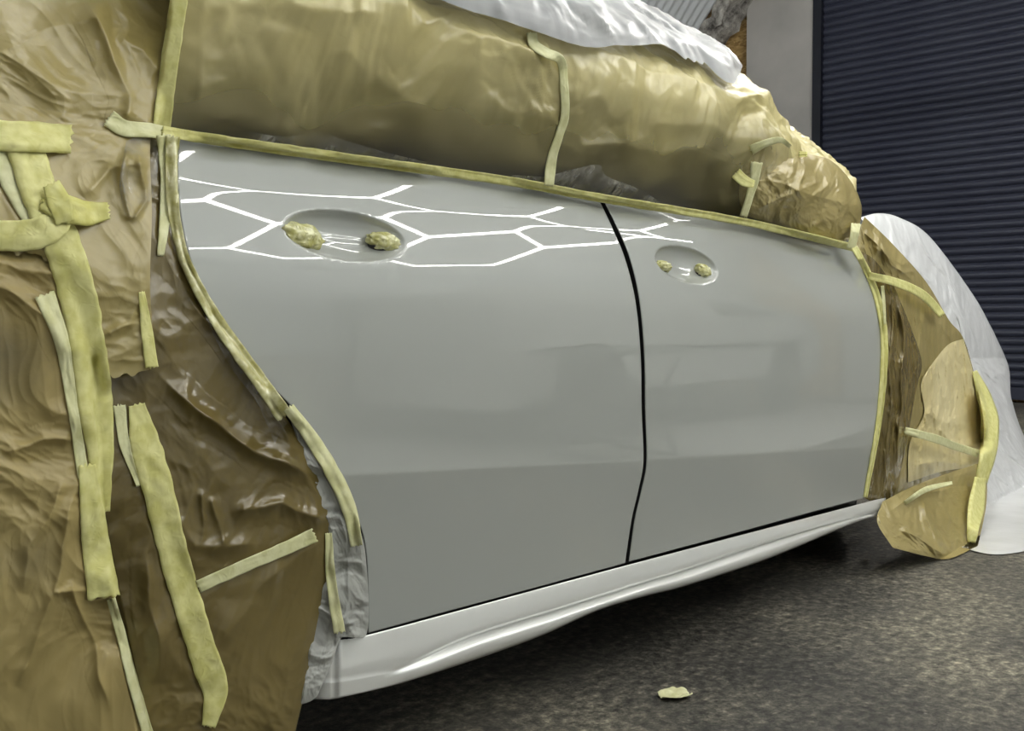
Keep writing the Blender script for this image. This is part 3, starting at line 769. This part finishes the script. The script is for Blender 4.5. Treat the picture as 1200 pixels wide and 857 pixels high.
sheet_on('masking_film', M['film_paper'], [(1088, 432), (1110, 405), (1129, 397)], [(1064, 566), (1108, 552), (1150, 548)],
         [(1088, 432), (1079, 452), (1083, 485), (1066, 520), (1064, 566)], [(1129, 397), (1144, 450), (1153, 500), (1150, 548)], 90, 150, off=.012, amp=.028, scale=8, aniso=1.1, ang=.7, seed=49,
         FL=[([(1100, 500), (1122, 525), (1146, 520)], 5, 32), ([(1078, 480), (1110, 500), (1148, 470)], 6, 24), ([(1072, 545), (1105, 540), (1140, 545)], 5, 28)], trees=TREES[-2:], edge=.4,
         label='lighter tan film patch on the lower fender, left of the broad yellow tape')
# mirror bag
dome_sheet('masking_film', M['film'], [(876, 176), (892, 166), (915, 162), (940, 178), (972, 187), (992, 205)], [(872, 252), (900, 262), (940, 276), (975, 287), (998, 280)],
           [(876, 176), (868, 205), (866, 232), (872, 252)], [(992, 205), (1003, 222), (1010, 245), (1006, 268), (998, 280)], 150, 120, lambda px, py: .075, .19, 0, .022, 9, 51,
           'crumpled brown masking film bag around the door mirror', aniso=1.5, ang=-.9, pw=.45, eL=1,
           FL=[([(890, 250), (930, 225), (965, 215)], 6, 16), ([(885, 195), (930, 205), (980, 230)], 7, 10), ([(880, 175), (900, 190), (940, 195)], 5, 12), ([(985, 205), (992, 235), (985, 280)], 6, 14), ([(940, 270), (980, 255)], 5, 12)])
# ================================================================== MASKING TAPE
TREES += DOORS
G = 'masking tape strips'
tape([(214, -40), (209, 5), (203, 45), (196, 95), (189, 152)], 21, 'tape', 'long upright yellow tape strip running up from the top left door corner')
tape([(127, 138), (145, 150), (175, 153), (212, 160)], (20, 18, 15), 'tape_pale', 'short pale tape strip with a torn end left of the rear door corner')
tape([(190, 154), (260, 165), (430, 189), (600, 213), (703, 232), (850, 256), (925, 272), (1003, 291)], (13, 13, 12, 11, 10, 9, 9), 'tape', 'long yellow tape line along the top edge of both doors')
tape([(192, 158), (196, 210), (194, 250), (188, 300)], (18, 16, 8), 'tape_pale', 'short wrinkled pale tape beside the rear door top corner, left layer')
tape([(203, 160), (201, 200), (204, 250), (216, 303), (240, 352), (272, 402), (305, 447), (334, 488)], (16, 15, 13, 14, 17, 18, 20), 'foil', 'crinkled yellow tape following the curved rear edge of the rear door')
tape([(338, 478), (368, 518), (393, 560), (410, 600), (418, 640)], (14, 16, 18, 18, 14), 'tape_pale', 'pale greyish tape on the wheel arch lip beside the rear door')
tape([(385, 625), (388, 680), (398, 742)], (8, 12, 14), 'tape_pale', 'narrow pale tape upright at the rear end of the side skirt')
tape([(5, 150), (10, 200), (28, 238), (42, 262)], (34, 28, 24), 'tape_pale', 'pale tape piece at the left picture edge behind the knotted tapes')
tape([(28, 170), (48, 230), (74, 290), (92, 350), (106, 430), (116, 510), (120, 560), (124, 600)], (42, 44, 44, 44, 43, 42, 30, 10), 'tape', 'broad upright yellow tape strip down the left film')
tape([(52, 345), (72, 400), (84, 470), (98, 560)], (24, 16, 12, 14), 'tape_pale', 'thin pale tape edge peeping left of the broad upright tape')
tape([(102, 545), (108, 600), (114, 650), (122, 701)], (20, 28, 34, 38), 'tape', 'wrinkled yellow tape strip below the broad upright tape, cut square at its foot')
tape([(-30, 158), (20, 160), (84, 163)], (38, 36, 34), 'tape', 'broad level yellow tape strip at the left edge, topmost of the left tapes')
tape([(-6, 276), (30, 276), (62, 265), (76, 240)], (34, 38, 36, 26), 'tape', 'yellow tape strip bent into the knot from the left edge')
tape([(52, 232), (80, 246), (104, 250), (128, 247)], (30, 32, 30, 20), 'tape_deep', 'short yellow tape flap sticking out right of the knot')
tape([(60, 215), (70, 240), (76, 262)], (20, 28, 22), 'tape_deep', 'small deep yellow tape piece at the centre of the knot')
tape([(160, 474), (170, 520), (188, 585), (204, 650), (222, 715), (243, 780), (252, 812), (244, 852)], (20, 38, 36, 35, 34, 34, 34, 16), 'tape', 'second broad yellow tape strip slanting down the wheel arch film')
tape([(140, 475), (146, 520), (162, 570)], (14, 12, 4), 'tape_pale', 'short pale tape sliver between the two broad upright tapes')
tape([(130, 702), (142, 745), (156, 800), (176, 870)], (11, 12, 13, 14), 'tape_pale', 'narrow pale tape strip running off the bottom of the lower left film')
tape([(232, 688), (290, 662), (330, 645), (369, 627)], (15, 15, 15, 17), 'tape_pale', 'narrow slanting pale tape strip across the wheel arch film')
tape([(166, 342), (171, 380), (178, 431)], (7, 14, 15), 'tape', 'short upright yellow tape piece above the ragged film edge')
tape([(623, 38), (626, 52), (640, 62), (657, 71), (661, 100), (662, 135), (655, 160), (647, 185), (643, 218)], (12, 12, 11, 10, 10, 10, 10, 12, 12), 'tape_pale', 'narrow tape strip hooked down the window film from the roof to the belt')
tape([(880, 176), (897, 168), (915, 164), (926, 172)], (12, 9, 7, 5), 'tape_pale', 'pale tape piece over the top of the mirror bag')
tape([(887, 190), (884, 210), (878, 232), (871, 254)], (14, 11, 9, 9), 'tape_pale', 'crinkled tape strip down the left side of the mirror bag')
tape([(862, 203), (872, 212), (884, 216)], (14, 14, 8), 'tape', 'small loose tape tab left of the mirror bag')
tape([(936, 181), (946, 181)], (7, 6), 'tape', 'tiny tape tab on the upper edge of the mirror bag')
tape([(1003, 262), (1001, 276), (997, 292)], (12, 10, 10), 'tape_pale', 'short tape piece below the mirror bag at the front door top corner')
tape([(1001, 290), (1015, 316), (1029, 352), (1036, 395), (1035, 445), (1029, 500), (1021, 545), (1014, 583)], (8, 8, 9, 9, 8, 7, 6, 5), 'tape', 'long yellow tape line down the front edge of the front door')
tape([(1018, 323), (1050, 331), (1082, 346), (1104, 370)], (9, 10, 11, 9), 'tape', 'curved tape strip across the upper fender film')
tape([(1034, 335), (1036, 360), (1037, 380)], (4, 4, 3), 'tape_pale', 'thin tape sliver at the top of the fender film beside the door edge tape')
tape([(1060, 505), (1095, 514), (1122, 524), (1147, 532)], (9, 10, 9, 9), 'tape_pale', 'straight tape strip across the lower fender film above the wheel')
tape([(1142, 435), (1152, 462), (1160, 492), (1158, 530), (1150, 565)], (6, 18, 22, 20, 14), 'tape', 'broad yellow tape joining the fender film and the white plastic sheet')
tape([(1149, 560), (1143, 600), (1138, 636)], (14, 20, 10), 'tape', 'lower yellow tape joining the wheel film and the white plastic sheet')
tape([(1060, 590), (1085, 574), (1116, 566)], (5, 7, 4), 'tape_pale', 'small folded tape edge above the wheel film')

# crumpled tape covers over the handle mounting holes
def cover(px, py, w, h, seed, label):
    c = hit_body(px, py); cx, cz = c.x, c.z
    y = skin(cx, cz); p0 = Vector((cx, y, cz)); d = (p0-CAM).length
    rw, rh = w*d/F/2, h*d/F/2
    bm = bmesh.new(); bmesh.ops.create_icosphere(bm, subdivisions=4, radius=1)
    rt = Vector((1, 0, -.12)).normalized()
    for v in bm.verts:
        q = v.co.copy(); e = 1+.35*(abs(noise.noise(q*1.6+Vector((seed, 0, 0))))-.25)+.12*noise.noise(q*4+Vector((0, seed, 0)))
        sx = abs(q.x)**.8*(1 if q.x > 0 else -1); 
        x, z, yy = sx*rw*1.55*e, (q.z-.22*q.x)*rh*1.05*e, q.y*.013*e
        v.co = Vector((x, yy, z))
    o = bm_obj('tape_cover', bm, M['shiny_tape'], smooth=True); o.location = (cx, y-.003, cz); tag(o, label, 'tape cover')
    bm = bmesh.new(); bmesh.ops.create_icosphere(bm, subdivisions=3, radius=1)
    for v in bm.verts: v.co = Vector((v.co.x*rw*1.5, v.co.y*.010, v.co.z*rh*.95))  # black ellipsoid added as the shadow at the foot of the cover
    g = bm_obj('cover_shadow', bm, M['black'], o, smooth=True); g.location = (0.002, .003, -.004); g['label'] = 'black shape standing in for the shadow under the tape cover'
cover(357, 277, 38, 29, 1.3, 'crumpled yellow tape cover on the left mount of the rear door handle recess')
cover(455, 283, 31, 20, 2.1, 'crumpled yellow tape cover on the right mount of the rear door handle recess')
cover(781, 312, 18, 12, 3.7, 'crumpled yellow tape cover on the left mount of the front door handle recess')
cover(829, 317, 17, 14, 4.4, 'crumpled yellow tape cover on the right mount of the front door handle recess')

# tape scrap on the floor
d = ray(791, 818); p = CAM+d*(-CAM.z/d.z)
vs = []; nn = 16
for j in range(nn):
    for i in range(nn):
        u, v = i/(nn-1)-.5, j/(nn-1)-.5
        w = .045*(1-1.3*abs(u)**1.4)
        vs.append(Vector((u*.05+v*w*.6, -u*.05*.6+v*w, .003+.008*abs(noise.noise(Vector((u*4, v*4, 3))))+.006*abs(v*2)**2)))
o = link('tape_scrap', vs, grid_faces(nn, nn), M['tape_pale']); o.location = p+Vector((0, 0, 0))
sl = o.modifiers.new('thick', 'SOLIDIFY'); sl.thickness = .0006
tag(o, 'small curled scrap of yellow tape lying on the concrete floor', 'scrap')

# ================================================================== THINGS MIRRORED IN THE DOORS
M['steel'] = mat('dark_steel', (.05, .05, .055), .4, metal=.6)
M['board'] = mat('grey_board', (.22, .24, .24), .6)
st = empty('folding_work_stand', (4.15, -2.0, 0)); tag(st, 'folding work stand with crossed legs and grey top, mirrored in the rear door', 'work stand')
st.rotation_euler.z = math.radians(12)
for y in (-.28, .28):
    for s in (-1, 1):
        bm = bmesh.new(); tube(bm, (-s*.26, y+s*.012, .012), (s*.26, y+s*.012, .60), .013, 10); bm_obj('leg', bm, M['steel'], st, True)
for z, x in ((.6, .26), (.6, -.26), (.04, .24), (.04, -.24)):
    bm = bmesh.new(); tube(bm, (x, -.29, z), (x, .29, z), .012, 10); bm_obj('crossbar', bm, M['steel'], st, True)
box('top_board', -.36, .36, -.34, .34, .615, .655, M['board'], st, bev=.005)
# parked van opposite
M['van'] = mat('white_van_paint', (.55, .56, .55), .3, coat=.6)
van = empty('van', (6.2, -3.3, 0)); tag(van, 'pale panel van parked opposite, only mirrored in the doors', 'van')
outl = [(-2.3, .35), (-2.3, 1.75), (-2.15, 1.95), (1.0, 1.95), (1.25, 1.85), (1.75, 1.2), (2.3, 1.0), (2.45, .75), (2.45, .35)]
def arch_cut(xc): return [(xc+.40*math.cos(a), .33+.40*math.sin(a)) for a in [math.pi*k/14 for k in range(15)]]
bottom = [(2.0, .25)]+arch_cut(1.55)+arch_cut(-1.5)+[(-2.3, .25)]
poly = outl+bottom
bm = bmesh.new(); fv = [bm.verts.new((x, .72-.12*max(0, z-1)*1.1, z)) for x, z in poly]; bv = [bm.verts.new((x, -.72+.12*max(0, z-1)*1.1, z)) for x, z in poly]
bm.faces.new(fv); bm.faces.new(list(reversed(bv)))
for i in range(len(poly)):
    j = (i+1) % len(poly); bm.faces.new((fv[j], fv[i], bv[i], bv[j]))
bmesh.ops.triangulate(bm, faces=[f for f in bm.faces if len(f.verts) > 4]); bmesh.ops.recalc_face_normals(bm, faces=bm.faces[:])
bm_obj('body', bm, M['van'], van)
for xc in (1.55, -1.5):
    for y in (-.62, .62):
        bm = bmesh.new(); tube(bm, (xc, y-.1, .33), (xc, y+.1, .33), .33, 36)
        wh = bm_obj('wheel', bm, M['black'], van)
        bm = bmesh.new(); tube(bm, (xc, y-.105, .33), (xc, y+.105, .33), .19, 24); bm_obj('hubcap', bm, M['steel'], wh)
M['glass'] = mat('dark_glass', (.02, .025, .03), .05)
bm = bmesh.new(); w_ = [bm.verts.new(v) for v in ((.35, .705, 1.15), (1.45, .705, 1.15), (1.1, .635, 1.72), (.35, .635, 1.72))]; bm.faces.new(w_)
so = bm_obj('side_window', bm, M['glass'], van); so.modifiers.new('t', 'SOLIDIFY').thickness = .01
box('rubbing_strip', -2.0, 2.0, .715, .735, .62, .68, M['black'], van)
